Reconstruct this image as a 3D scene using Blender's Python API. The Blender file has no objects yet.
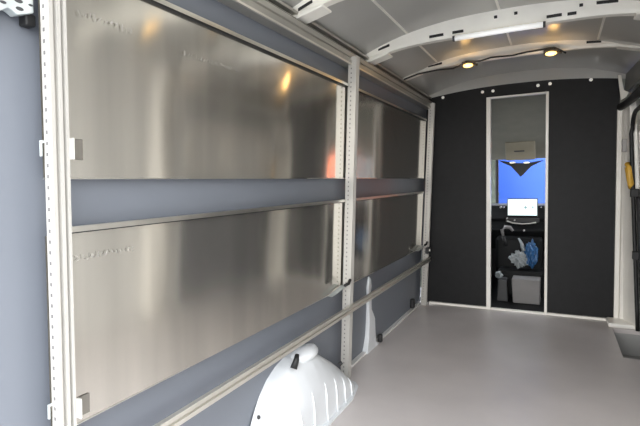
import bpy, bmesh, math, random
from mathutils import Vector, Matrix
random.seed(7)
S = bpy.context.scene
COL = S.collection
H = 1.15                                   # eye height of the camera

# ------------------------------------------------------------------ camera
F, YAW, PITCH, ROLL = 463.5, 0.47283, -0.06372, 0.02226
cy, sy = math.cos(YAW), math.sin(YAW)
cp, sp = math.cos(PITCH), math.sin(PITCH)
cr, sr = math.cos(ROLL), math.sin(ROLL)
R0 = Vector((cy, sy, 0)); F0 = Vector((-sy, cy, 0)); Z0 = Vector((0, 0, 1))
FW = F0 * cp + Z0 * sp
U0 = F0 * -sp + Z0 * cp
RT = R0 * cr - U0 * sr
UP = R0 * sr + U0 * cr
cam = bpy.data.cameras.new('camera'); cam.sensor_width = 36; cam.lens = F * 36 / 640
cam.clip_start = 0.02
co = bpy.data.objects.new('camera', cam); COL.objects.link(co)
co.matrix_world = Matrix(((RT.x, UP.x, -FW.x, 0), (RT.y, UP.y, -FW.y, 0), (RT.z, UP.z, -FW.z, H), (0, 0, 0, 1)))
S.camera = co
CP = Vector((0, 0, H))

def ray(u, v): return FW + RT * ((u - 320) / F) - UP * ((v - 213) / F)
def atY(u, v, Y):                          # photo point on the cross plane at depth Y
    d = ray(u, v); return CP + d * (Y / d.y)
def lean(o, z): return -1.07 + 0.048 * z + o      # x on the leaning left side, o = offset into the room

# ------------------------------------------------------------------ materials
def newmat(name):
    m = bpy.data.materials.new(name); m.use_nodes = True
    nt = m.node_tree; return m, nt, nt.nodes['Principled BSDF']
def mat(name, col, rough=0.5, metal=0.0, var=0.06, vscale=8.0, bump=0.0, bscale=120.0, emit=None, es=0.0, spec=0.5, coat=0.0, alpha=1.0):
    m, nt, b = newmat(name)
    N, L = nt.nodes, nt.links
    tc = N.new('ShaderNodeTexCoord')
    nz = N.new('ShaderNodeTexNoise'); nz.inputs['Scale'].default_value = vscale; nz.inputs['Detail'].default_value = 4
    L.new(tc.outputs['Object'], nz.inputs['Vector'])
    rp = N.new('ShaderNodeValToRGB')
    lo = [max(0, c * (1 - var)) for c in col]; hi = [min(1, c * (1 + var)) for c in col]
    rp.color_ramp.elements[0].color = (*lo, 1); rp.color_ramp.elements[1].color = (*hi, 1)
    rp.color_ramp.elements[0].position = .3; rp.color_ramp.elements[1].position = .7
    L.new(nz.outputs['Fac'], rp.inputs['Fac']); L.new(rp.outputs['Color'], b.inputs['Base Color'])
    b.inputs['Roughness'].default_value = rough; b.inputs['Metallic'].default_value = metal
    b.inputs['Specular IOR Level'].default_value = spec
    if coat: b.inputs['Coat Weight'].default_value = coat; b.inputs['Coat Roughness'].default_value = .1
    if bump:
        n2 = N.new('ShaderNodeTexNoise'); n2.inputs['Scale'].default_value = bscale
        bp = N.new('ShaderNodeBump'); bp.inputs['Strength'].default_value = bump; bp.inputs['Distance'].default_value = .002
        L.new(tc.outputs['Object'], n2.inputs['Vector']); L.new(n2.outputs['Fac'], bp.inputs['Height']); L.new(bp.outputs['Normal'], b.inputs['Normal'])
    if emit:
        b.inputs['Emission Color'].default_value = (*emit, 1); b.inputs['Emission Strength'].default_value = es
    return m

def brushed(name, col, rough=.2, aniso=.75, wav=.35):
    m, nt, b = newmat(name); N, L = nt.nodes, nt.links
    b.inputs['Metallic'].default_value = .93
    tc = N.new('ShaderNodeTexCoord')
    mp = N.new('ShaderNodeMapping'); mp.inputs['Scale'].default_value = (9.0, .5, 1)      # uv: broad upright bands
    L.new(tc.outputs['UV'], mp.inputs['Vector'])
    nz = N.new('ShaderNodeTexNoise'); nz.inputs['Scale'].default_value = 1.0; nz.inputs['Detail'].default_value = 3
    L.new(mp.outputs['Vector'], nz.inputs['Vector'])
    rp = N.new('ShaderNodeValToRGB')
    rp.color_ramp.elements[0].position = .3; rp.color_ramp.elements[1].position = .7
    rp.color_ramp.elements[0].color = (*[c * .86 for c in col], 1); rp.color_ramp.elements[1].color = (*[min(1, c * 1.08) for c in col], 1)
    L.new(nz.outputs['Fac'], rp.inputs['Fac']); L.new(rp.outputs['Color'], b.inputs['Base Color'])
    mr = N.new('ShaderNodeMapRange'); mr.inputs['To Min'].default_value = rough * .75; mr.inputs['To Max'].default_value = rough * 1.3
    L.new(nz.outputs['Fac'], mr.inputs['Value']); L.new(mr.outputs['Result'], b.inputs['Roughness'])
    b.inputs['Anisotropic'].default_value = aniso
    tg = N.new('ShaderNodeTangent'); tg.direction_type = 'UV_MAP'; tg.uv_map = 'UVMap'
    L.new(tg.outputs['Tangent'], b.inputs['Tangent'])
    b.inputs['Anisotropic Rotation'].default_value = ANROT
    # gentle oil canning of the thin sheet
    mp2 = N.new('ShaderNodeMapping'); mp2.inputs['Scale'].default_value = (2.2, .8, 1)
    L.new(tc.outputs['UV'], mp2.inputs['Vector'])
    n2 = N.new('ShaderNodeTexNoise'); n2.inputs['Scale'].default_value = 1.6; n2.inputs['Detail'].default_value = 1
    L.new(mp2.outputs['Vector'], n2.inputs['Vector'])
    bp = N.new('ShaderNodeBump'); bp.inputs['Strength'].default_value = wav; bp.inputs['Distance'].default_value = .01
    L.new(n2.outputs['Fac'], bp.inputs['Height']); L.new(bp.outputs['Normal'], b.inputs['Normal'])
    return m
ANROT = 0.25

M = {}
M['floor'] = mat('grey_floor_vinyl', (.58, .535, .515), .36, var=.05, vscale=3, bump=.15, bscale=300)
M['liner'] = mat('blue_grey_liner', (.162, .176, .202), .45, var=.03, vscale=2)
M['paint'] = mat('white_van_paint', (.80, .79, .76), .3, var=.02, coat=.3)
M['paint_bright'] = mat('white_arch_paint', (.72, .74, .755), .35, var=.02, coat=.2)
M['roof'] = mat('grey_roof_paint', (.46, .452, .42), .3, var=.05, vscale=2, coat=.3)
M['bow'] = mat('roof_bow_paint', (.88, .855, .775), .35, var=.06, vscale=6)
M['black'] = mat('black_panel', (.010, .010, .0105), .5, var=.15, vscale=20, bump=.1, bscale=400, spec=.22)
M['frame'] = mat('white_frame', (.95, .92, .85), .35, var=.02, coat=.4)
M['cream'] = mat('cream_trim', (.83, .79, .72), .35, var=.03)
M['alu'] = mat('anodised_aluminium', (.53, .51, .47), .42, metal=.3, var=.03)
M['alu2'] = mat('rail_aluminium', (.70, .67, .60), .3, metal=.7, var=.03)
M['zinc'] = mat('zinc_steel', (.56, .60, .59), .38, metal=.4, var=.06, vscale=30)
M['hole'] = mat('dark_holes', (.015, .015, .015), .6)
M['slot'] = mat('slot_shadow', (.16, .155, .15), .6)
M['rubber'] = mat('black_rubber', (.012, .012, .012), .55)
M['sheet'] = brushed('brushed_sheet', (.79, .76, .69), .13, .8)
M['sheet_edge'] = mat('bright_lip', (.82, .80, .74), .28, metal=1, var=.05)
M['tab'] = mat('grey_tab', (.20, .185, .16), .45, metal=.3)
M['mark'] = mat('faint_ink', (.36, .34, .31), .6)
M['lamp'] = mat('amber_lamp', (1, .75, .3), .4, emit=(1, .58, .16), es=3.8)
M['led'] = mat('white_diffuser', (.92, .92, .90), .3, emit=(1, 1, .97), es=.35)
M['bolt'] = mat('glowing_bolt', (.9, .88, .82), .3, metal=.3, emit=(1, .97, .9), es=.15)  # small emission added so the metal heads look bright; they are no lamps
M['gold'] = mat('yellow_grab', (.72, .42, .06), .4, var=.1)
M['darkplastic'] = mat('dark_dash', (.006, .0065, .007), .55, spec=.2)
M['greyplastic'] = mat('grey_box_plastic', (.22, .21, .205), .6)
M['dgrey'] = mat('dark_grey_plastic', (.05, .05, .052), .6)
M['headliner'] = mat('cab_headliner', (.23, .22, .18), .9, bump=.3, bscale=600)
M['console'] = mat('cab_console', (.30, .27, .20), .7)
M['screen'] = mat('lit_screen', (.7, .85, .85), .3, emit=(.78, .95, .95), es=.85)
M['screenmark'] = mat('screen_symbol', (.2, .3, .3), .4, emit=(.45, .58, .6), es=.5)
M['bag'] = mat('white_film', (.30, .33, .34), .3, var=.1, vscale=20)
M['bagblue'] = mat('blue_film', (.03, .11, .26), .3, var=.2, vscale=20)
M['blue'] = mat('bright_blue', (.022, .085, .42), .5, var=.03)
M['hedge'] = mat('pale_hedge', (.036, .045, .032), .9, var=.6, vscale=5)
M['orange'] = mat('orange_board', (.85, .17, .04), .5)
M['whiteboard'] = mat('white_board', (.75, .75, .72), .5)
M['asphalt'] = mat('asphalt', (.26, .26, .26), .9, var=.15, vscale=3)
M['stepgrey'] = mat('step_plastic', (.36, .355, .34), .5, var=.06)
M['rightpanel'] = mat('upper_side_panel', (.17, .17, .16), .5)
g, nt, b = newmat('clear_glass'); b.inputs['Base Color'].default_value = (1, 1, 1, 1)
tr = nt.nodes.new('ShaderNodeBsdfTransparent'); gl = nt.nodes.new('ShaderNodeBsdfGlossy'); gl.inputs['Roughness'].default_value = .02
mx = nt.nodes.new('ShaderNodeMixShader'); mx.inputs[0].default_value = .06
nt.links.new(tr.outputs[0], mx.inputs[1]); nt.links.new(gl.outputs[0], mx.inputs[2])
nt.links.new(mx.outputs[0], nt.nodes['Material Output'].inputs['Surface']); M['glass'] = g
M['darktrim'] = mat('dark_door_trim', (.05, .05, .06), .5)
M['readlight'] = mat('reading_light_lens', (.9, .85, .7), .3, emit=(1, .92, .7), es=.8)  # emission stands in for light reflected off the lens
M['roofrail'] = mat('dull_roof_rail', (.40, .385, .345), .35, metal=.5, var=.03)
M['dial'] = mat('dial_grey', (.35, .34, .33), .4)

# ------------------------------------------------------------------ mesh helpers
def box(bm, x0, x1, y0, y1, z0, z1):
    vs = [bm.verts.new((x, y, z)) for x in (x0, x1) for y in (y0, y1) for z in (z0, z1)]
    for f in ((0, 1, 3, 2), (4, 6, 7, 5), (0, 4, 5, 1), (2, 3, 7, 6), (0, 2, 6, 4), (1, 5, 7, 3)): bm.faces.new([vs[i] for i in f])
def lbox(bm, o0, o1, y0, y1, z0, z1):      # box on the leaning side wall
    vs = [bm.verts.new((lean(o, z), y, z)) for o in (o0, o1) for y in (y0, y1) for z in (z0, z1)]
    for f in ((0, 1, 3, 2), (4, 6, 7, 5), (0, 4, 5, 1), (2, 3, 7, 6), (0, 2, 6, 4), (1, 5, 7, 3)): bm.faces.new([vs[i] for i in f])
def prism(bm, pts, d):                     # closed 3D polygon pushed along vector d
    a = [bm.verts.new(p) for p in pts]; d = Vector(d)
    c = [bm.verts.new(Vector(p) + d) for p in pts]; n = len(pts)
    bm.faces.new(a); bm.faces.new(c[::-1])
    for i in range(n): bm.faces.new((a[i], c[i], c[(i + 1) % n], a[(i + 1) % n]))
def tube(bm, pts, r, n=8):
    pts = [Vector(p) for p in pts]; rings = []
    for i, p in enumerate(pts):
        t = (pts[min(i + 1, len(pts) - 1)] - pts[max(i - 1, 0)]).normalized()
        a = t.cross(Vector((0, 0, 1)) if abs(t.z) < .9 else Vector((1, 0, 0))).normalized(); c = t.cross(a)
        rr = r[i] if isinstance(r, (list, tuple)) else r
        rings.append([bm.verts.new(p + (a * math.cos(k * 2 * math.pi / n) + c * math.sin(k * 2 * math.pi / n)) * rr) for k in range(n)])
    for A, B in zip(rings, rings[1:]):
        for k in range(n): bm.faces.new((A[k], A[(k + 1) % n], B[(k + 1) % n], B[k]))
    bm.faces.new(rings[0][::-1]); bm.faces.new(rings[-1])
def disc(bm, c, r, d, n=14):               # short cylinder along d
    c = Vector(c); d = Vector(d); tube(bm, [c, c + d], r, n)
def blob(bm, c, s, seed=0, rough=.0, sub=3):
    r = bmesh.ops.create_icosphere(bm, subdivisions=sub, radius=1)
    rnd = random.Random(seed); ph = [rnd.uniform(0, 6.28) for _ in range(6)]
    for v in r['verts']:
        p = v.co.copy()
        k = 1 + rough * (math.sin(p.x * 5 + ph[0]) * math.sin(p.y * 6 + ph[1]) + .6 * math.sin(p.z * 9 + ph[2]) * math.sin(p.x * 11 + ph[3]) + rnd.uniform(-.4, .4))
        v.co = Vector((c[0] + p.x * s[0] * k, c[1] + p.y * s[1] * k, c[2] + p.z * s[2] * k))
def obj(name, bm, m, parent=None, bevel=0, smooth=False, uv=None):
    bmesh.ops.recalc_face_normals(bm, faces=bm.faces)
    if uv:
        l = bm.loops.layers.uv.new('UVMap')
        for f in bm.faces:
            for lp in f.loops: lp[l].uv = (lp.vert.co.y, lp.vert.co.z)
    me = bpy.data.meshes.new(name)
    if smooth:
        for f in bm.faces: f.smooth = True
    bm.to_mesh(me); bm.free()
    o = bpy.data.objects.new(name, me); COL.objects.link(o)
    me.materials.append(M[m] if isinstance(m, str) else m)
    if parent:
        o.parent = parent; o.matrix_parent_inverse = Matrix.Translation(-Vector(parent.location))
    if bevel:
        md = o.modifiers.new('bevel', 'BEVEL'); md.width = bevel; md.segments = 2; md.limit_method = 'ANGLE'
    return o
def thing(name, label, cat, loc, group=None):
    o = bpy.data.objects.new(name, None); COL.objects.link(o); o.location = loc; o.empty_display_size = .05
    o['label'] = label; o['category'] = cat
    if group: o['group'] = group
    return o
def tag(o, label, cat, group=None):
    o['label'] = label; o['category'] = cat
    if group: o['group'] = group
    return o
def struct(name, bm, m, **k):
    o = obj(name, bm, m, **k); o['kind'] = 'structure'; return o
B = bmesh.new

# ------------------------------------------------------------------ van shell
YR, YB = .30, 4.306                       # rear opening, partition
def zc(x): return 2.05 - .13 * abs((x + .28) / .78) ** 2.5
def xr(z): return .57 - .045 * z

bm = B()                                    # floor with the step well left open at the side door
WX, WY0, WY1 = .387, 3.44, 4.1
for (x0, x1, y0, y1) in ((-1.25, WX, YR, YB + .03), (WX, .70, YR, WY0), (WX, .70, WY1, YB + .03)):
    box(bm, x0, x1, y0, y1, -.035, 0)
struct('floor', bm, 'floor')
bm = B(); box(bm, WX - .01, .585, WY0 - .01, WY1 + .01, -.22, -.2); box(bm, .575, .585, WY0, WY1, -.2, .0)
box(bm, WX - .012, WX, WY0, WY1, -.2, -.036); box(bm, WX, .575, WY1, WY1 + .012, -.2, -.036); box(bm, WX, .575, WY0 - .012, WY0, -.2, -.036)
stepw = tag(obj('step_well', bm, 'stepgrey', bevel=.004), 'grey moulded step well sunk into the floor at the side door', 'step')

bm = B(); lbox(bm, -.11, -.09, YR, YB + .02, 0, 1.93); struct('wall_left', bm, 'liner')
bm = B()                                    # right side skin behind the seal
n = 10
for (y0, y1) in ((YR, 2.7), (4.08, YB + .02)):
    vs = []
    for k in range(n + 1):
        z = 0 + 1.95 * k / n; vs.append((xr(z) + .02, z))
    a = [bm.verts.new((x, y0, z)) for x, z in vs]; c = [bm.verts.new((x, y1, z)) for x, z in vs]
    for k in range(n): bm.faces.new((a[k], c[k], c[k + 1], a[k + 1]))
vs = [bm.verts.new((xr(1.74) + .02, 2.7, 1.74)), bm.verts.new((xr(1.74) + .02, 4.08, 1.74)), bm.verts.new((xr(1.95) + .02, 4.08, 1.95)), bm.verts.new((xr(1.95) + .02, 2.7, 1.95))]
bm.faces.new(vs)
struct('wall_right', bm, 'paint')
bm = B()                                    # ribs and stamped panel frames on the right side, as in any bare van side
for y in (.5, 1.35, 2.55):
    for k in range(8):
        z0, z1 = .02 + k * .235, .02 + (k + 1) * .235
        vs = []
        for z in (z0, z1):
            vs.append([bm.verts.new((xr(z) + dx, y + dy, z)) for dx, dy in ((.02, -.09), (-.03, -.05), (-.03, .05), (.02, .09))])
        for i in range(3): bm.faces.new((vs[0][i], vs[0][i + 1], vs[1][i + 1], vs[1][i]))
struct('trim_1', bm, 'cream')
bm = B(); nx = 28
xs = [-1.12 + (.60 + 1.12) * i / nx for i in range(nx + 1)]
a = [bm.verts.new((x, YR, zc(x))) for x in xs]; c = [bm.verts.new((x, YB + .02, zc(x))) for x in xs]
for i in range(nx): bm.faces.new((a[i], a[i + 1], c[i + 1], c[i]))
a2 = [bm.verts.new((x, YR, zc(x) + .03)) for x in xs]; c2 = [bm.verts.new((x, YB + .02, zc(x) + .03)) for x in xs]
for i in range(nx): bm.faces.new((a2[i], c2[i], c2[i + 1], a2[i + 1]))
struct('ceiling', bm, 'roof', smooth=True)
# shallow pressed seams in the roof skin
bm = B()
for x in (-.78, -.28, .22):
    for (y0, y1) in ((.5, 1.8), (2.0, 2.68), (2.86, 3.42)):
        box(bm, x - .006, x + .006, y0, y1, zc(x) - .004, zc(x) + .01)
struct('trim_2', bm, 'bow')
# grey header band between roof and partition
bm = B()
xs = [-1.08 + 1.56 * i / 24 for i in range(25)]
def ztop(x): return 1.972 - .05 * abs((x + .30) / .72) ** 2.2
for i in range(24):
    x0, x1 = xs[i], xs[i + 1]
    v = [bm.verts.new(p) for p in ((x0, YB - .012, ztop(x0) - .015), (x1, YB - .012, ztop(x1) - .015), (x1, YB - .012, zc(x1) + .02), (x0, YB - .012, zc(x0) + .02))]
    bm.faces.new(v)
struct('trim_3', bm, 'roof')

# ------------------------------------------------------------------ roof bows
def bow(y, zmid, drop, ex, label, slots, w=.07, x0=-1.05, x1=.47):
    t = thing('roof_bow', label, 'roof rib', (-.28, y, zmid), 'pressed steel bows across the van roof')
    bm = B(); N_ = 40; secs = []
    for i in range(N_ + 1):
        x = x0 + (x1 - x0) * i / N_
        zb = zmid - drop * abs((x + .28) / .78) ** ex
        zt = max(zc(x) + .005, zb + .03)
        secs.append([bm.verts.new((x, y + dy, z)) for dy, z in ((-.045, zt), (-.012, zb + .016), (-.004, zb), (w - .03, zb), (w - .02, zb + .016), (w + .01, zt))])
    for A, C in zip(secs, secs[1:]):
        for k in range(5): bm.faces.new((A[k], A[k + 1], C[k + 1], C[k]))
    bm.faces.new(secs[0]); bm.faces.new(secs[-1][::-1])
    obj('bow_channel', bm, 'bow', t, smooth=False)
    for (x, fz, l) in slots:
        bm = B()
        zb = zmid - drop * abs((x + .28) / .78) ** ex; zt = zc(x)
        f = fz; z = zb + .016 + (zt - zb - .016) * f; yy = y - .012 - .033 * f
        sl = (-drop * (abs((x + l + .28) / .78) ** ex - abs((x - l + .28) / .78) ** ex)) / (2 * l)
        p = [Vector((x - l, yy - .004, z - sl * l - .007)), Vector((x + l, yy - .004, z + sl * l - .007)), Vector((x + l, yy - .004, z + sl * l + .007)), Vector((x - l, yy - .004, z - sl * l + .007))]
        prism(bm, p, (0, .006, 0)); obj('oval_slot', bm, 'hole', t)
    # end gussets
    for x, s in ((x0 + .02, 1), (x1 - .02, -1)):
        bm = B()
        zb = zmid - drop * abs((x + .28) / .78) ** ex
        prism(bm, [(x - s * .04, y - .03, zb - .022), (x + s * .03, y - .026, zb - .004), (x + s * .12, y - .012, zb + .024), (x + s * .12, y - .012, zb + .034), (x - s * .04, y - .03, zb + .012)], (0, w + .025, 0))
        obj('end_gusset', bm, 'bow', t, bevel=.006)
    return t
bow(1.86, 1.955, .075, 5, 'light grey roof rib at the top edge, cut off above the steel shelf', [(-.99, .3, .035), (-.9, .5, .02)])
bow(2.735, 1.955, .075, 5, 'light grey roof rib with the white strip light under it', [(-.93, .5, .035), (-.62, .1, .04), (-.50, .1, .03), (-.02, .12, .035), (.06, .1, .02), (.21, .75, .045), (-.3, .6, .008), (-.2, .62, .008), (.1, .6, .008)])
bow(3.49, 1.985, .06, 4, 'slim grey roof rib with a cable and two amber lamps, beside the black partition', [(-.80, .5, .05), (.2, .6, .04)], w=.055)

# strip light
t = thing('strip_light', 'white strip light bar under the middle roof rib', 'light', (-.3, 2.70, 1.95))
pts = [atY(u, v, 2.70) for u, v in ((455, 38.6), (484, 33.8), (514, 28.8), (543, 24.6))]
bm = B(); tube(bm, pts, .014, 10); obj('diffuser', bm, 'led', t, smooth=True)
for q, s in ((pts[0], -1), (pts[-1], 1)):
    bm = B(); disc(bm, q, .0155, (s * .012, 0, 0), 10); obj('end_cap', bm, 'dgrey', t)

# cable on the last bow
bm = B()
tube(bm, [atY(u, v, 3.44) for u, v in ((400, 83), (405, 79), (418, 74), (437, 70), (453, 68.5), (459, 66), (466, 61.5), (480, 61), (491, 57.5), (512, 55.5), (527, 52), (542, 49.5), (554, 47.5), (560, 50), (566, 53))], .006, 8)
tag(obj('cable', bm, 'rubber', smooth=True), 'thin black cable running along the last roof rib between the amber lamps', 'cable')
for k, (u, v, lab) in enumerate(((468, 65.5, 'glowing amber roof lamp nearer the steel shelves'), (551, 53.5, 'glowing amber roof lamp nearer the side door'))):
    p = atY(u, v, 3.43)
    t = thing('roof_lamp', lab, 'lamp', p, 'amber lamps on the roof ribs')
    bm = B(); blob(bm, p, (.034, .022, .014), 1, 0, 3); obj('lens', bm, 'lamp', t, smooth=True)
    bm = B(); box(bm, p.x - .045, p.x + .045, p.y + .0, p.y + .045, p.z + .010, p.z + .03); obj('lamp_base', bm, 'dgrey', t, bevel=.005)
    bm = B(); tube(bm, [(p.x + .035, p.y, p.z + .005), (p.x + .05, p.y - .005, p.z + .0), (p.x + .065, p.y - .004, p.z - .003)], .007, 8); obj('plug', bm, 'rubber', t)
    L_ = bpy.data.lights.new('lamp_glow', 'POINT'); L_.energy = .4; L_.color = (1, .6, .22); L_.shadow_soft_size = .02
    lo = bpy.data.objects.new('lamp_glow', L_); COL.objects.link(lo); lo.location = (p.x, p.y - .05, p.z - .035)
# two more of the same lamps on the next bow, seen mirrored in the upper shelf
for k, (x, lab) in enumerate(((-.50, 'amber roof lamp mirrored in the top corner of the polished shelf'), (-.02, 'amber roof lamp on the nearest rib, nearer the side door'))):
    p = Vector((x, 1.95, 1.955))
    t = thing('roof_lamp', lab, 'lamp', p, 'amber lamps on the roof ribs')
    bm = B(); blob(bm, p, (.034, .022, .014), 1, 0, 3); obj('lens', bm, 'lamp', t, smooth=True)
    bm = B(); box(bm, p.x - .045, p.x + .045, p.y + .0, p.y + .045, p.z + .010, p.z + .03); obj('lamp_base', bm, 'dgrey', t, bevel=.005)

# ------------------------------------------------------------------ black partition with doorway
D0, D1, DT = -.515, -.086, 1.848
t = thing('partition', 'black partition wall with narrow white framed doorway to the cab', 'partition', (-.3, YB, 0))
def panel(x0, x1, z0=.02, below=None):
    bm = B(); m = 12; top = []
    pts = [(x0, z0), (x1, z0)]
    for i in range(m + 1):
        x = x1 + (x0 - x1) * i / m; pts.append((x, ztop(x)))
    prism(bm, [(x, YB, z) for x, z in pts], (0, .02, 0)); return bm
obj('side_panel', panel(-1.10, D0 - .02), 'black', t); obj('side_panel', panel(D1 + .02, .43), 'black', t)
bm = panel(D0 - .02, D1 + .02, DT + .012); obj('header_panel', bm, 'black', t)
fr = B()
box(fr, D0 - .035, D0, YB - .025, YB + .03, 0, DT + .012)
obj('door_frame', fr, 'frame', t, bevel=.003)
fr = B(); box(fr, D1, D1 + .022, YB - .025, YB + .03, 0, DT + .012); obj('door_frame', fr, 'frame', t, bevel=.003)
fr = B(); box(fr, D0, D1, YB - .02, YB + .03, DT, DT + .012); obj('door_frame', fr, 'frame', t)
for (xa, xb, zz) in ((-1.06, D0 - .035, .018), (D1 + .022, .41, .018), (D0, D1, .012)):
    fr = B(); box(fr, xa, xb, YB - .02, YB + .02, 0, zz); obj('bottom_strip', fr, 'frame', t)
for u, v in ((443, 97.5), (482.5, 92), (493, 91), (538, 85.5), (550, 83.8), (591, 79.7)):
    p = atY(u, v, YB); bm = B(); r = .013
    disc(bm, (p.x, YB + .002, p.z), r, (0, -.006, 0), 14); disc(bm, (p.x, YB - .003, p.z), r * .6, (0, -.006, 0), 6)
    obj('bolt', bm, 'bolt', t)
bm = B(); box(bm, .412, .445, YB - .03, YB + .02, .0, 1.70); obj('edge_strip', bm, 'frame', t, bevel=.004)

# ------------------------------------------------------------------ right hand pillar, seal and side door
XD = lambda z: .545 - .045 * z             # door seal line
t = thing('door_pillar', 'cream painted door pillar with a yellow grab catch beside the black partition', 'pillar', (.48, 4.2, 0))
bm = B(); secs = []
for z in [0.02 + 1.68 * k / 10 for k in range(11)]:
    secs.append([bm.verts.new(p) for p in ((.445, YB - .01, z), (.45, YB - .04, z), (.475 - .02 * z, YB - .05, z), (.485 - .02 * z, YB - .075, z), (XD(z) - .004, 4.07, z), (XD(z) + .06, 4.05, z), (XD(z) + .06, YB, z))])
for A, C in zip(secs, secs[1:]):
    for k in range(7): bm.faces.new((A[k], A[(k + 1) % 7], C[(k + 1) % 7], C[k]))
bm.faces.new(secs[0][::-1]); bm.faces.new(secs[-1])
obj('pillar_skin', bm, 'frame', t)
bm = B(); pa, pb = atY(627.8, 164.5, 4.06), atY(631.2, 187, 4.06)
d = (pb - pa)
tube(bm, [pa + Vector((.008, .03, .0)), pa + Vector((0, 0, 0)), pa + d * .12 + Vector((-.002, -.01, 0)), pa + d * .5 + Vector((-.002, -.012, 0)), pa + d * .88 + Vector((0, -.01, 0)), pb, pb + Vector((.008, .03, 0))], [.018, .021, .023, .023, .023, .021, .018], 10)
obj('grab_catch', bm, 'gold', t, smooth=True)['label'] = 'yellow grab catch'
bm = B(); p = atY(624.5, 145, 4.16); box(bm, p.x - .014, p.x + .016, p.y, p.y + .05, p.z - .05, p.z + .045); obj('dark_socket', bm, 'dial', t, bevel=.004)
bm = B(); box(bm, .36, .60, 4.10, YB - .02, .0, .035); obj('sill_block', bm, 'frame', t, bevel=.012)

t = thing('side_door', 'closed grey side door with black rubber seal and square clips', 'door', (.6, 3.4, 0)); t['kind'] = 'thing'
bm = B()
zs = [.002 + 1.738 * k / 12 for k in range(13)]
for (dx0, y0, y1) in ((.035, 2.7, 4.09),):
    a = [bm.verts.new((XD(z) + dx0, y0, z)) for z in zs]; c = [bm.verts.new((XD(z) + dx0, y1, z)) for z in zs]
    a2 = [bm.verts.new((XD(z) + dx0 + .04, y0, z)) for z in zs]; c2 = [bm.verts.new((XD(z) + dx0 + .04, y1, z)) for z in zs]
    for k in range(12):
        bm.faces.new((a[k], a[k + 1], c[k + 1], c[k])); bm.faces.new((a2[k], c2[k], c2[k + 1], a2[k + 1]))
        bm.faces.new((c[k], c[k + 1], c2[k + 1], c2[k])); bm.faces.new((a[k], a2[k], a2[k + 1], a[k + 1]))
obj('door_skin', bm, 'paint', t)
for (y0, y1, z0, z1) in ((2.85, 3.3, 1.15, 1.5), (3.4, 3.9, 1.15, 1.5)):
    bm = B()
    for (ya, yb, za, zb) in ((y0, y1, z0, z0 + .04), (y0, y1, z1 - .04, z1), (y0, y0 + .04, z0, z1), (y1 - .04, y1, z0, z1)):
        vs = [bm.verts.new((XD(z) + o, y, z)) for o in (.02, .036) for y in (ya, yb) for z in (za, zb)]
        for f in ((0, 1, 3, 2), (4, 6, 7, 5), (0, 4, 5, 1), (2, 3, 7, 6), (0, 2, 6, 4), (1, 5, 7, 3)): bm.faces.new([vs[i] for i in f])
    obj('stamped_frame', bm, 'cream', t)
sealp = []
for z in [.01 + 1.45 * k / 10 for k in range(11)]: sealp.append((XD(z) - .002, 4.05, z))
for k in range(1, 8):
    a_ = k * math.pi / 2 / 7; z = 1.46 + .14 * math.sin(a_); sealp.append((XD(z) + .006, 4.05 - .22 * (1 - math.cos(a_)), z))
sealp += [(XD(1.6) + .006, y, 1.60) for y in (3.6, 3.2, 2.85)]
bm = B(); tube(bm, sealp, .014, 10); obj('rubber_seal', bm, 'rubber', t, smooth=True)
bm = B(); vs = [bm.verts.new((XD(z) + o, y, z)) for o in (.012, .034) for y in (2.85, 4.04) for z in (.03, 1.0)]
for f in ((0, 1, 3, 2), (4, 6, 7, 5), (0, 4, 5, 1), (2, 3, 7, 6), (0, 2, 6, 4), (1, 5, 7, 3)): bm.faces.new([vs[i] for i in f])
obj('lower_trim', bm, 'darktrim', t, bevel=.006)
for z in (1.03, .575):
    bm = B(); x = XD(z); box(bm, x - .022, x + .03, 4.00, 4.055, z - .03, z + .03); obj('seal_clip', bm, 'rubber', t, bevel=.005)

# upper right corner: dark side panel, black roof edge strip and grey strut
bm = B()
prism(bm, [(.45, 4.28, 1.78), (.47, 4.28, 2.0), (.53, 2.8, 2.0), (.51, 2.8, 1.78)], (.03, 0, 0))
tag(obj('roof_side_panel', bm, 'rightpanel'), 'dark grey panel above the side door at the roof edge', 'panel')
bm = B()
tube(bm, [(.43, YB - .03, 1.685), (.45, 4.2, 1.69), (.462, 3.9, 1.69), (.468, 3.4, 1.69), (.47, 2.8, 1.68)], .028, 10)
tag(obj('door_head_seal', bm, 'rubber', smooth=True), 'thick black rubber strip slanting over the side door head', 'seal')
bm = B()
q = [atY(u, v, 4.15) for u, v in ((618, 75), (621.5, 75), (624, 90), (629, 92), (626.5, 97), (621, 100))]
prism(bm, q, (0, .02, 0)); tag(obj('corner_strut', bm, 'bow', bevel=.003), 'small grey metal strut in the upper corner beside the partition', 'bracket')
bm = B()
tube(bm, [atY(u, v, 3.40) for u, v in ((630, 22), (627.5, 28), (631, 34), (636, 38), (640, 36), (648, 33))], .010, 8)
p = atY(628, 28, 3.40); blob(bm, p, (.025, .02, .02), 4, .15, 2)
tag(obj('wiring_plug', bm, 'rubber', smooth=True), 'black wiring plug hanging at the roof edge above the side door', 'cable')

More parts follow.
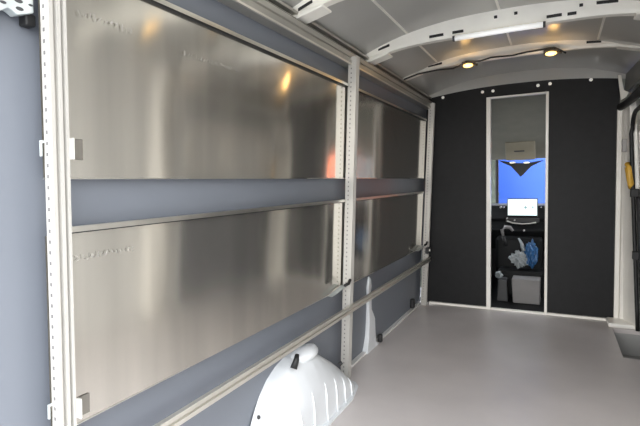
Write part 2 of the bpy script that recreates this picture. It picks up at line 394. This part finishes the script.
# ------------------------------------------------------------------ shelving: uprights
def upright(y0, y1, ztop_, label, hooks, bk=-.05):
    t = thing('slotted_upright', label, 'upright', (lean(-.025, 0), (y0 + y1) / 2, 0), 'slotted aluminium uprights of the shelf system')
    w = y1 - y0
    prof = [(bk, 0), (0, 0), (0, w * .22), (-.011, w * .25), (-.011, w * .42), (0, w * .46), (0, w * .66), (-.011, w * .69), (-.011, w * .81), (0, w * .84), (0, w), (bk, w)]
    bm = B(); a = [bm.verts.new((lean(o, 0), y0 + d, 0)) for o, d in prof]; c = [bm.verts.new((lean(o, ztop_), y0 + d, ztop_)) for o, d in prof]
    k = len(prof)
    for i in range(k): bm.faces.new((a[i], a[(i + 1) % k], c[(i + 1) % k], c[i]))
    bm.faces.new(a); bm.faces.new(c[::-1]); obj('post', bm, 'alu', t)
    bm = B(); z = .05
    while z < ztop_ - .03:
        lbox(bm, bk * .62 - .003, bk * .62 + .003, y0 - .0008, y0 + .002, z, z + .008); z += .025
    obj('slot_column', bm, 'slot', t)
    for (z, s) in hooks:
        bm = B(); lbox(bm, bk - .003, bk + .003, y0 - .010, y0 + .004, z, z + .006); lbox(bm, bk - .003, bk + .003, y0 - .010, y0 - .006, z - .03, z); obj('hook', bm, 'zinc', t, bevel=.001)
    return t
upright(.662, .704, 1.86, 'nearest slotted aluminium upright, tall beside the bare wall liner', ((1.255, 1), (.635, 1)), -.029)
upright(2.405, 2.446, 1.845, 'middle slotted aluminium upright standing by the white wheel arch', ())
upright(4.205, 4.245, 1.845, 'far slotted aluminium upright against the black partition', ())

# rails along the side
def rail(name, z0, z1, o0, o1, y0, y1, label, m='alu2'):
    t = thing(name, label, 'rail', (lean(o1, z0), (y0 + y1) / 2, z0))
    h = z1 - z0; prof = [(o0, z0), (o1, z0), (o1, z0 + h * .36), (o1 - .008, z0 + h * .42), (o1 - .008, z0 + h * .58), (o1, z0 + h * .64), (o1, z1), (o0, z1)]
    bm = B(); prism(bm, [(lean(o, z), y0, z) for o, z in prof], (0, y1 - y0, 0)); obj('rail_profile', bm, m, t)
    return t
rail('wall_rail', .412, .452, 0, .018, .3, 4.24, 'long grooved aluminium rail low on the wall, above the wheel arch')
t = rail('wall_rail', 1.80, 1.862, -.09, -.03, YR, 4.28, 'long ribbed aluminium rail under the roof, above the upper shelves', 'roofrail')
bm = B(); lbox(bm, -.10, -.055, YR, 4.28, 1.872, 1.884); lbox(bm, -.10, -.045, YR, 4.28, 1.896, 1.908); lbox(bm, -.10, -.075, YR, 4.28, 1.862, 1.90); obj('roof_channel', bm, 'roofrail', t)
bm = B(); lbox(bm, -.035, -.027, YR, 4.28, 1.797, 1.806); obj('edge_bead', bm, 'alu2', t)
bm = B(); lbox(bm, -.05, -.04, YR, 4.28, 1.866, 1.871); obj('shadow_groove', bm, 'hole', t)
t = thing('end_clamp', 'black clamp block where the low rail meets the far upright', 'clamp', (-1.04, 4.12, .5))
bm = B(); lbox(bm, .0, .03, 4.09, 4.17, .50, .555); obj('clamp_block', bm, 'rubber', t, bevel=.006)
bm = B(); p = Vector((lean(.03, .53), 4.12, .53)); disc(bm, p, .010, (.008, 0, 0)); obj('screw', bm, 'bolt', t)

# shelves folded up against the wall
OS = -.058                                  # plane of the sheets
def shelf(y0, y1, z0, z1, label, tabs, marks, seed, sag=0.0):
    t = thing('folding_shelf', label, 'shelf', (lean(OS, z0), (y0 + y1) / 2, z0), 'polished metal shelves folded up against the wall')
    bm = B(); ny, nz = 24, 8; g = []
    for j in range(nz + 1):
        z = z0 + (z1 - z0) * j / nz
        g.append([bm.verts.new((lean(OS, z) + (.004 * math.sin(math.pi * i / ny)) * (1 - j / nz), y0 + (y1 - y0) * i / ny, z)) for i in range(ny + 1)])
    for j in range(nz):
        for i in range(ny): bm.faces.new((g[j][i], g[j][i + 1], g[j + 1][i + 1], g[j + 1][i]))
    o = obj('sheet', bm, 'sheet', t, smooth=True, uv=True)
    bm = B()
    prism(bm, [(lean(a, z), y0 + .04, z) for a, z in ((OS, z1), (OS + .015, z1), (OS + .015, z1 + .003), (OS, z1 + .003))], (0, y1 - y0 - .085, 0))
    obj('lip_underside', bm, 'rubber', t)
    bm = B()
    prism(bm, [(lean(a, z), y0 + .04, z) for a, z in ((OS, z1 + .003), (OS + .016, z1 + .003), (OS + .016, z1 + .017), (OS, z1 + .017))], (0, y1 - y0 - .085, 0))
    obj('top_lip', bm, 'sheet_edge', t)
    bm = B()
    prism(bm, [(lean(a, z), y0, z) for a, z in ((OS - .002, z0), (OS + .003, z0), (OS + .003, z0 + .003), (OS + .0005, z0 + .004))], (0, y1 - y0, 0))
    obj('bottom_hem', bm, 'sheet_edge', t)
    for (ty, tz) in tabs:
        bm = B(); lbox(bm, OS + .002, OS + .005, ty, ty + .032, tz, tz + .052); obj('latch_tab', bm, 'tab', t, bevel=.002)
        bm = B(); lbox(bm, OS + .002, OS + .018, ty - .005, ty - .0005, tz, tz + .052); obj('tab_edge', bm, 'frame', t)
    rnd = random.Random(seed)
    for (my, mz, ln, hgt, sl) in marks:
        bm = B(); y = my
        while y < my + ln:                  # illegible faint ink strokes
            w_ = hgt * rnd.uniform(.4, .7); zz = mz + sl * (y - my)
            for s_ in range(rnd.randint(2, 3)):
                ya, za = y + rnd.uniform(0, w_), zz + rnd.uniform(0, hgt); yb, zb = y + rnd.uniform(0, w_), zz + rnd.uniform(0, hgt)
                dd = Vector((0, yb - ya, zb - za)); nn = Vector((0, -dd.z, dd.y)).normalized() * .0007
                A_ = Vector((lean(OS, za) + .006, ya, za)); B_ = Vector((lean(OS, zb) + .006, yb, zb))
                bm.faces.new([bm.verts.new(q) for q in (A_ - nn, B_ - nn, B_ + nn, A_ + nn)])
            y += w_ + hgt * .25
        obj('ink_mark', bm, 'mark', t)
    return t
ZU0, ZU1, ZL0, ZL1 = 1.174, 1.680, .540, 1.040
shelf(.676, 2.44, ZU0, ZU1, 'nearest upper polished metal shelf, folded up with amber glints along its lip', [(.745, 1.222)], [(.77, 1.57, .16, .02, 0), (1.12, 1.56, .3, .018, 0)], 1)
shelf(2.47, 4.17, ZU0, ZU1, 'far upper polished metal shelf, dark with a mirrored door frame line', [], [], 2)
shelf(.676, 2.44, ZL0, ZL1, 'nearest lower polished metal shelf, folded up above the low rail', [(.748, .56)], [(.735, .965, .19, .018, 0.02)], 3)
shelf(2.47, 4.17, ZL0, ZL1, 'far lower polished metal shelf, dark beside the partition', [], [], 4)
# pivots of the lower shelves by the uprights
for (y, z, lab) in ((2.30, .572, 'pale shelf pivot with black hook beside the middle upright'), (4.05, .572, 'pale shelf pivot with black hook beside the far upright')):
    t = thing('shelf_pivot', lab, 'bracket', (lean(-.03, z), y, z), 'pivots under the lower shelves')
    bm = B(); prism(bm, [(lean(-.05, z), y - .10, z - .030), (lean(-.05, z), y - .02, z - .026), (lean(-.05, z), y + .08, z - .014), (lean(-.05, z), y + .08, z - .002), (lean(-.05, z), y + .02, z - .012), (lean(-.05, z), y - .04, z - .020)], (.03, 0, 0)); obj('pivot_plate', bm, 'zinc', t, bevel=.003)
    bm = B(); tube(bm, [(lean(-.0, z), y + .02, z + .01), (lean(.005, z), y + .06, z + .012), (lean(.005, z), y + .085, z + .03)], .009, 8); obj('black_hook', bm, 'rubber', t, smooth=True)

# zinc bracket on the wall at the near upright
t = thing('perforated_bracket', 'pale zinc bracket with oval holes on the wall liner, upper left corner', 'bracket', (lean(-.04, 1.55), .55, 1.55))
bm = B()
def lp(y, z, o): return (lean(o, z), y, z)
out = [(.40, 1.50), (.50, 1.505), (.585, 1.524), (.604, 1.538), (.612, 1.536), (.624, 1.529), (.659, 1.543), (.659, 1.62), (.40, 1.62)]
prism(bm, [lp(y, z, -.075) for y, z in out], (.028, 0, 0)); obj('plate', bm, 'zinc', t, bevel=.002)
for (y, z, r) in ((.626, 1.559, .0055), (.628, 1.543, .0050), (.652, 1.558, .003), (.594, 1.546, .004), (.592, 1.562, .006), (.55, 1.54, .006), (.52, 1.56, .006)):
    bm = B()
    n_ = 12; c = [lp(y + math.cos(k * 6.2832 / n_) * r * 1.7, z + math.sin(k * 6.2832 / n_) * r * .8, -.0475) for k in range(n_)]
    prism(bm, c, (.0015, 0, 0)); obj('oval_hole', bm, 'dgrey', t)
bm = B(); lbox(bm, -.088, -.06, .648, .672, 1.518, 1.545); obj('black_foot', bm, 'rubber', t, bevel=.004)

# ------------------------------------------------------------------ wheel arch
t = thing('wheel_arch', 'white ribbed wheel arch housing on the floor under the low rail', 'wheel arch', (-1.07, 1.85, 0))
prof = [(1.50, 0.0), (1.515, .05), (1.545, .12), (1.58, .18), (1.62, .23), (1.68, .28), (1.75, .315), (1.82, .332), (1.92, .333), (2.0, .31), (2.08, .268), (2.16, .215), (2.24, .155), (2.31, .09), (2.355, .035), (2.375, 0.0)]
def hp(y):
    for (a0, h0), (a1, h1) in zip(prof, prof[1:]):
        if a0 <= y <= a1: return h0 + (h1 - h0) * (y - a0) / (a1 - a0)
    return 0
sec = [(-1.147, 1.0), (-1.12, 1.0), (-1.085, .985), (-1.06, .94), (-1.035, .83), (-1.015, .71), (-1.0, .61), (-.99, .52), (-.984, .42), (-.98, .25), (-.975, .08), (-.972, 0)]
bm = B(); G = []; ny = 60
for i in range(ny + 1):
    y = 1.50 + (2.375 - 1.50) * i / ny; h = hp(y); e = max(0, (y - 2.2) / .175) ** 2 * .035 + max(0, (1.68 - y) / .18) ** 2 * .035
    row = []
    for k, (x, f) in enumerate(sec):
        z = f * h
        xx = x - e * (1 if k > 3 else 0)
        row.append(bm.verts.new((xx, y, max(z, 0))))
    G.append(row)
for A, C in zip(G, G[1:]):
    for k in range(len(sec) - 1): bm.faces.new((A[k], A[k + 1], C[k + 1], C[k]))
bmesh.ops.remove_doubles(bm, verts=bm.verts, dist=.0005)
obj('housing', bm, 'paint_bright', t, smooth=True)
for y in (1.70, 1.82, 1.95, 2.06, 2.16, 2.25):
    bm = B(); h = hp(y); e = max(0, (y - 2.2) / .175) ** 2 * .035
    top = .53 * h
    tube(bm, [(-.967 - e, y - .02, 0.005), (-.974 - e, y - .012, .3 * top), (-.979 - e, y - .004, .75 * top), (-.992 - e, y + .004, top), (-1.008 - e, y + .006, top * 1.2)], [.004, .004, .004, .004, .002], 8)
    obj('rib', bm, 'paint_bright', t, smooth=True)
bm = B()
fl = [(-.985, 1.47), (-.952, 1.50), (-.952, 2.20), (-.985, 2.35), (-1.02, 2.395), (-1.06, 2.40), (-1.145, 2.40), (-1.145, 1.47)]
prism(bm, [(x, y, 0.0) for x, y in fl], (0, 0, .008)); obj('floor_flange', bm, 'paint_bright', t)
bm = B(); blob(bm, (-1.088, 1.93, .325), (.055, .10, .038), 3, .03, 3); obj('top_boss', bm, 'paint_bright', t, smooth=True)
bm = B(); tube(bm, [(-1.055, 1.765, .315), (-1.05, 1.785, .352), (-1.055, 1.80, .368)], [.016, .013, .010], 10); obj('black_clip', bm, 'rubber', t, smooth=True)
for y, z in ((1.575, .165), (1.545, .09)):
    bm = B(); disc(bm, (-1.12, y, z), .008, (.010, -.014, .006), 8); obj('edge_clip', bm, 'rubber', t)
bm = B(); disc(bm, (-1.045, 2.235, .165), .010, (.012, .006, .01), 10); obj('edge_clip', bm, 'rubber', t)

# low white pillar foot of the body, poking through the liner
t = thing('pillar_foot', 'narrow white body pillar foot below the far lower shelf', 'pillar', (-1.1, 2.95, 0))
bm = B(); rows = []
for (z, ya, yb, o) in ((0.0, 2.84, 3.07, -.05), (.03, 2.86, 3.03, -.055), (.10, 2.89, 3.02, -.06), (.20, 2.90, 3.01, -.063), (.235, 2.90, 2.985, -.065), (.28, 2.90, 2.95, -.068), (.36, 2.90, 2.945, -.07), (.385, 2.895, 2.93, -.073), (.44, 2.89, 2.95, -.073), (.49, 2.905, 2.94, -.076), (.51, 2.915, 2.93, -.085)):
    rows.append([bm.verts.new((lean(oo, z), y, z)) for y, oo in ((ya, -.095), (ya, o), (yb, o), (yb, -.095))])
for A, C in zip(rows, rows[1:]):
    for k in range(3): bm.faces.new((A[k], A[k + 1], C[k + 1], C[k]))
bm.faces.new(rows[-1]); obj('pressed_skin', bm, 'paint_bright', t, bevel=.004)
bm = B(); box(bm, lean(-.06, 0), lean(-.03, 0), 3.06, 3.10, .01, .065); obj('rubber_stop', bm, 'rubber', t, bevel=.008)
bm = B(); box(bm, lean(-.09, 0), lean(-.055, 0), 3.98, 4.04, .02, .10); tag(obj('floor_stop', bm, 'rubber', bevel=.01), 'small black rubber stop at the foot of the far upright', 'stop')
bm = B()
lbox(bm, -.09, -.06, 2.46, 4.25, 0, .012); lbox(bm, -.09, -.06, .2, 1.46, 0, .012)
struct('baseboard_left', bm, 'paint')

# ------------------------------------------------------------------ the cab behind the doorway
YC = YB + .03
bm = B(); box(bm, -1.2, .75, YC, 6.2, -.05, 0.0); struct('floor_cab', bm, 'darkplastic')
bm = B()                                     # headliner sloping down to the windscreen
hl = [(YC, 1.93), (4.7, 1.86), (5.2, 1.66), (5.55, 1.50), (5.74, 1.375)]
a = [bm.verts.new((-1.1, y, z)) for y, z in hl]; c = [bm.verts.new((.65, y, z)) for y, z in hl]
for k in range(4): bm.faces.new((a[k], c[k], c[k + 1], a[k + 1]))
a2 = [bm.verts.new((-1.1, y, z + .05)) for y, z in hl]; c2 = [bm.verts.new((.65, y, z + .05)) for y, z in hl]
for k in range(4): bm.faces.new((a2[k], a2[k + 1], c2[k + 1], c2[k]))
struct('ceiling_cab', bm, 'headliner', smooth=True)
for s, x in ((-1, -1.14), (1, .66)):
    bm = B(); box(bm, x, x + .04, YC, 5.9, 0, .85); box(bm, x, x + .04, YC, 4.75, .85, 2.0); box(bm, x, x + .04, 4.75, 5.9, 1.42, 2.0)
    struct('wall_cab_left' if s < 0 else 'wall_cab_right', bm, 'dgrey')
bm = B(); box(bm, -1.14, .70, 5.9, 5.95, -.2, .84); struct('wall_cab_front', bm, 'dgrey')
WS = 5.85
bm = B(); prism(bm, [(-1.1, 6.0, .84), (.65, 6.0, .84), (.65, 5.76, 1.40), (-1.1, 5.76, 1.40)], (0, .004, 0)); struct('window_1', bm, 'glass')
bm = B(); tube(bm, [(-.645, 6.0, .83), (-.622, 5.76, 1.40)], .018, 8); tube(bm, [(.66, 6.0, .83), (.66, 5.76, 1.40)], .04, 8); struct('trim_4', bm, 'rubber')

t = thing('overhead_console', 'grey overhead console with two small reading lights in the cab roof', 'console', (-.33, 5.5, 1.45))
p0, p1 = atY(505, 143, 5.45), atY(535, 160.5, 5.45)
bm = B()
v0 = [(p0.x, 5.43, p0.z), (p1.x, 5.43, p0.z), (p1.x, 5.55, p1.z + .01), (p0.x, 5.55, p1.z + .01)]
prism(bm, v0, (0, .12, .06)); obj('shell', bm, 'console', t, bevel=.012)
for u in (512.5, 526.5):
    p = atY(u, 162.6, 5.42); bm = B(); blob(bm, p, (.032, .01, .009), 1, 0, 2); obj('reading_light', bm, 'readlight', t, smooth=True)
bm = B(); p = atY(519, 151, 5.40); box(bm, p.x - .05, p.x + .05, 5.42, 5.47, p.z - .006, p.z + .006); obj('console_slot', bm, 'dgrey', t)

bm = B()
q = [atY(u, v, 5.70) for u, v in ((499, 160.5), (503, 163.0), (511, 166.5), (520.8, 177), (531, 166.5), (538, 163), (544, 160), (535, 161.5), (527, 163), (514, 163), (507, 161.5))]
prism(bm, q, (0, .02, 0)); tag(obj('mirror_mount', bm, 'rubber'), 'black triangular mirror mount at the top of the windscreen', 'mirror mount')

t = thing('dashboard', 'dark dashboard below the windscreen with a lit white display', 'dashboard', (-.3, 5.5, .6))
bm = B()
dp = [(5.20, .55), (5.16, .62), (5.22, .70), (5.20, .74), (5.27, .80), (5.34, .87), (5.60, .88), (5.89, .83), (5.89, .40), (5.3, .40)]
prism(bm, [(-1.09, y, z) for y, z in dp], (1.74, 0, 0)); obj('dash_body', bm, 'darkplastic', t, bevel=.01)
p0, p1 = atY(508, 199.3, 5.18), atY(537, 215.5, 5.18)
bm = B(); box(bm, p0.x - .008, p1.x + .008, 5.182, 5.205, p1.z - .008, p0.z + .008); tb = obj('display', bm, 'rubber', t, bevel=.004)
bm = B(); box(bm, p0.x, p1.x, 5.176, 5.183, p1.z, p0.z); obj('lit_screen', bm, 'screen', tb)['label'] = 'bright white lit screen'
bm = B(); c = atY(525.5, 207.5, 5.172)
box(bm, c.x - .018, c.x + .018, 5.173, 5.176, c.z - .006, c.z + .006); box(bm, c.x - .006, c.x + .006, 5.173, 5.176, c.z - .016, c.z + .02); obj('screen_symbol', bm, 'screenmark', tb)
bm = B(); box(bm, c.x + .06, c.x + .075, 5.173, 5.176, c.z - .01, c.z + .012); obj('screen_symbol', bm, 'screenmark', tb)
bm = B(); box(bm, p0.x - .02, p1.x + .02, 5.18, 5.22, p1.z - .075, p1.z - .03); obj('vent_panel', bm, 'rubber', t, bevel=.006)
bm = B(); tube(bm, [atY(u, v, 5.155) for u, v in ((507, 221), (513, 223), (522, 224), (530, 223.5), (536, 222.5))], .007, 8); obj('chrome_trim', bm, 'alu', t, smooth=True)
for u, v, r in ((500.5, 207.3, .010), (503.5, 207.5, .008), (507, 218.5, .008), (514.5, 220.3, .008), (524, 230.5, .010), (541, 207.5, .006)):
    bm = B(); disc(bm, atY(u, v, 5.15), r, (0, .08, 0), 8); obj('knob', bm, 'dial', t)
bm = B()
bm2 = bm; box(bm, -.56, -.12, 5.05, 5.32, .0, .56); obj('centre_stack', bm, 'darkplastic', t, bevel=.03)

bm = B(); tube(bm, [atY(u, v, 5.03) for u, v in ((503, 236), (502, 230), (505, 227), (510, 227.5), (513, 231))], [.014, .018, .02, .018, .012], 10); lh = obj('gear_lever', bm, 'greyplastic', t, smooth=True)
bm = B(); tube(bm, [atY(503, 236, 5.03), atY(506, 246, 5.03)], .016, 8); obj('lever_stem', bm, 'rubber', lh, smooth=True)

bm = B()
box(bm, -.52, -.10, 4.83, 5.04, .0, .265); tag(obj('cab_console', bm, 'darkplastic', bevel=.03), 'black low cab console behind the grey box', 'console')
bm = B()
prism(bm, [(-.355, 4.60, 0), (-.128, 4.60, 0), (-.126, 4.60, .225), (-.368, 4.60, .225)], (0, .19, 0))
tag(obj('floor_box', bm, 'greyplastic', bevel=.008), 'light grey box on the cab floor in the doorway', 'box')
bm = B()
prism(bm, [(-.50, 4.62, 0), (-.40, 4.62, 0), (-.41, 4.62, .20), (-.485, 4.62, .205)], (0, .18, 0))
tag(obj('floor_box', bm, 'dgrey', bevel=.008), 'dark grey box beside the left doorway frame in the cab', 'box')
t = thing('crumpled_bag', 'crumpled blue and clear plastic bag on the black cab console', 'bag', (-.28, 4.9, .275))
bm = B(); blob(bm, (-.215, 4.90, .42), (.055, .06, .12), 5, .22, 4); obj('blue_film', bm, 'bagblue', t)
bm = B(); blob(bm, (-.315, 4.88, .37), (.08, .045, .07), 9, .30, 4); obj('clear_film', bm, 'bag', t)
bm = B(); tube(bm, [(-.28, 4.88, .45), (-.30, 4.90, .52), (-.33, 4.92, .57)], [.02, .015, .008], 8); obj('twisted_neck', bm, 'bag', t, smooth=True)
bm = B(); blob(bm, (-.485, 4.70, .235), (.03, .03, .032), 12, .3, 3); tag(obj('paper_scrap', bm, 'bag'), 'small pale crumpled scrap on the dark grey box', 'scrap')

# ------------------------------------------------------------------ outside
bm = B(); box(bm, -30, 30, -30, 40, -.75, -.70); struct('ground', bm, 'asphalt')
t = thing('blue_container', 'bright blue panel wall seen through the windscreen', 'container', (-.3, 8.6, -.7))
bm = B(); box(bm, -.93, .35, 8.5, 14.5, -.55, 2.6); obj('container_body', bm, 'blue', t)
for x in (-.75, .17):
    bm = B(); box(bm, x - .1, x + .1, 8.5, 14.5, -.70, -.55); obj('skid', bm, 'dgrey', t)
t = thing('parked_trailer', 'grey and orange parked trailer outside, mirrored in the shelf beside the middle upright', 'trailer', (2.3, 9.8, -.7))
bm = B(); box(bm, .9, 2.15, 9.5, 12, -.45, 2.4); obj('grey_body', bm, 'dgrey', t, bevel=.03)
bm = B(); box(bm, 2.15, 3.9, 9.5, 12, -.45, 2.4); obj('orange_body', bm, 'orange', t, bevel=.03)
for x in (1.3, 3.4):
    bm = B(); disc(bm, (x, 9.5, -.40), .30, (0, .25, 0), 24); obj('wheel', bm, 'rubber', t)
bm = B(); blob(bm, (-2.06, 7.6, 1.05), (1.25, .6, 1.7), 21, .05, 5); tag(obj('hedge', bm, 'hedge'), 'pale green hedge seen at the left edge of the windscreen', 'hedge')

# ------------------------------------------------------------------ daylight
w = bpy.data.worlds.new('overcast_sky'); S.world = w; w.use_nodes = True
bg = w.node_tree.nodes['Background']; N, L = w.node_tree.nodes, w.node_tree.links
tc = N.new('ShaderNodeTexCoord'); sx = N.new('ShaderNodeSeparateXYZ'); rp = N.new('ShaderNodeValToRGB')
L.new(tc.outputs['Generated'], sx.inputs[0]); L.new(sx.outputs['Z'], rp.inputs['Fac'])
rp.color_ramp.elements[0].color = (1, .985, .96, 1); rp.color_ramp.elements[1].color = (.80, .88, 1, 1)
L.new(rp.outputs['Color'], bg.inputs['Color']); bg.inputs['Strength'].default_value = 9.0
pl = bpy.data.lights.new('rear_portal', 'AREA'); pl.shape = 'RECTANGLE'; pl.size = 1.7; pl.size_y = 2.0; pl.cycles.is_portal = True
po = bpy.data.objects.new('rear_portal', pl); COL.objects.link(po); po.location = (-.28, YR - .02, 1.0); po.rotation_euler = (math.pi / 2, 0, 0)
S.view_settings.view_transform = 'Standard'
S.view_settings.exposure = 0.0
S.cycles.caustics_reflective = False; S.cycles.caustics_refractive = False
S.cycles.sample_clamp_indirect = 6
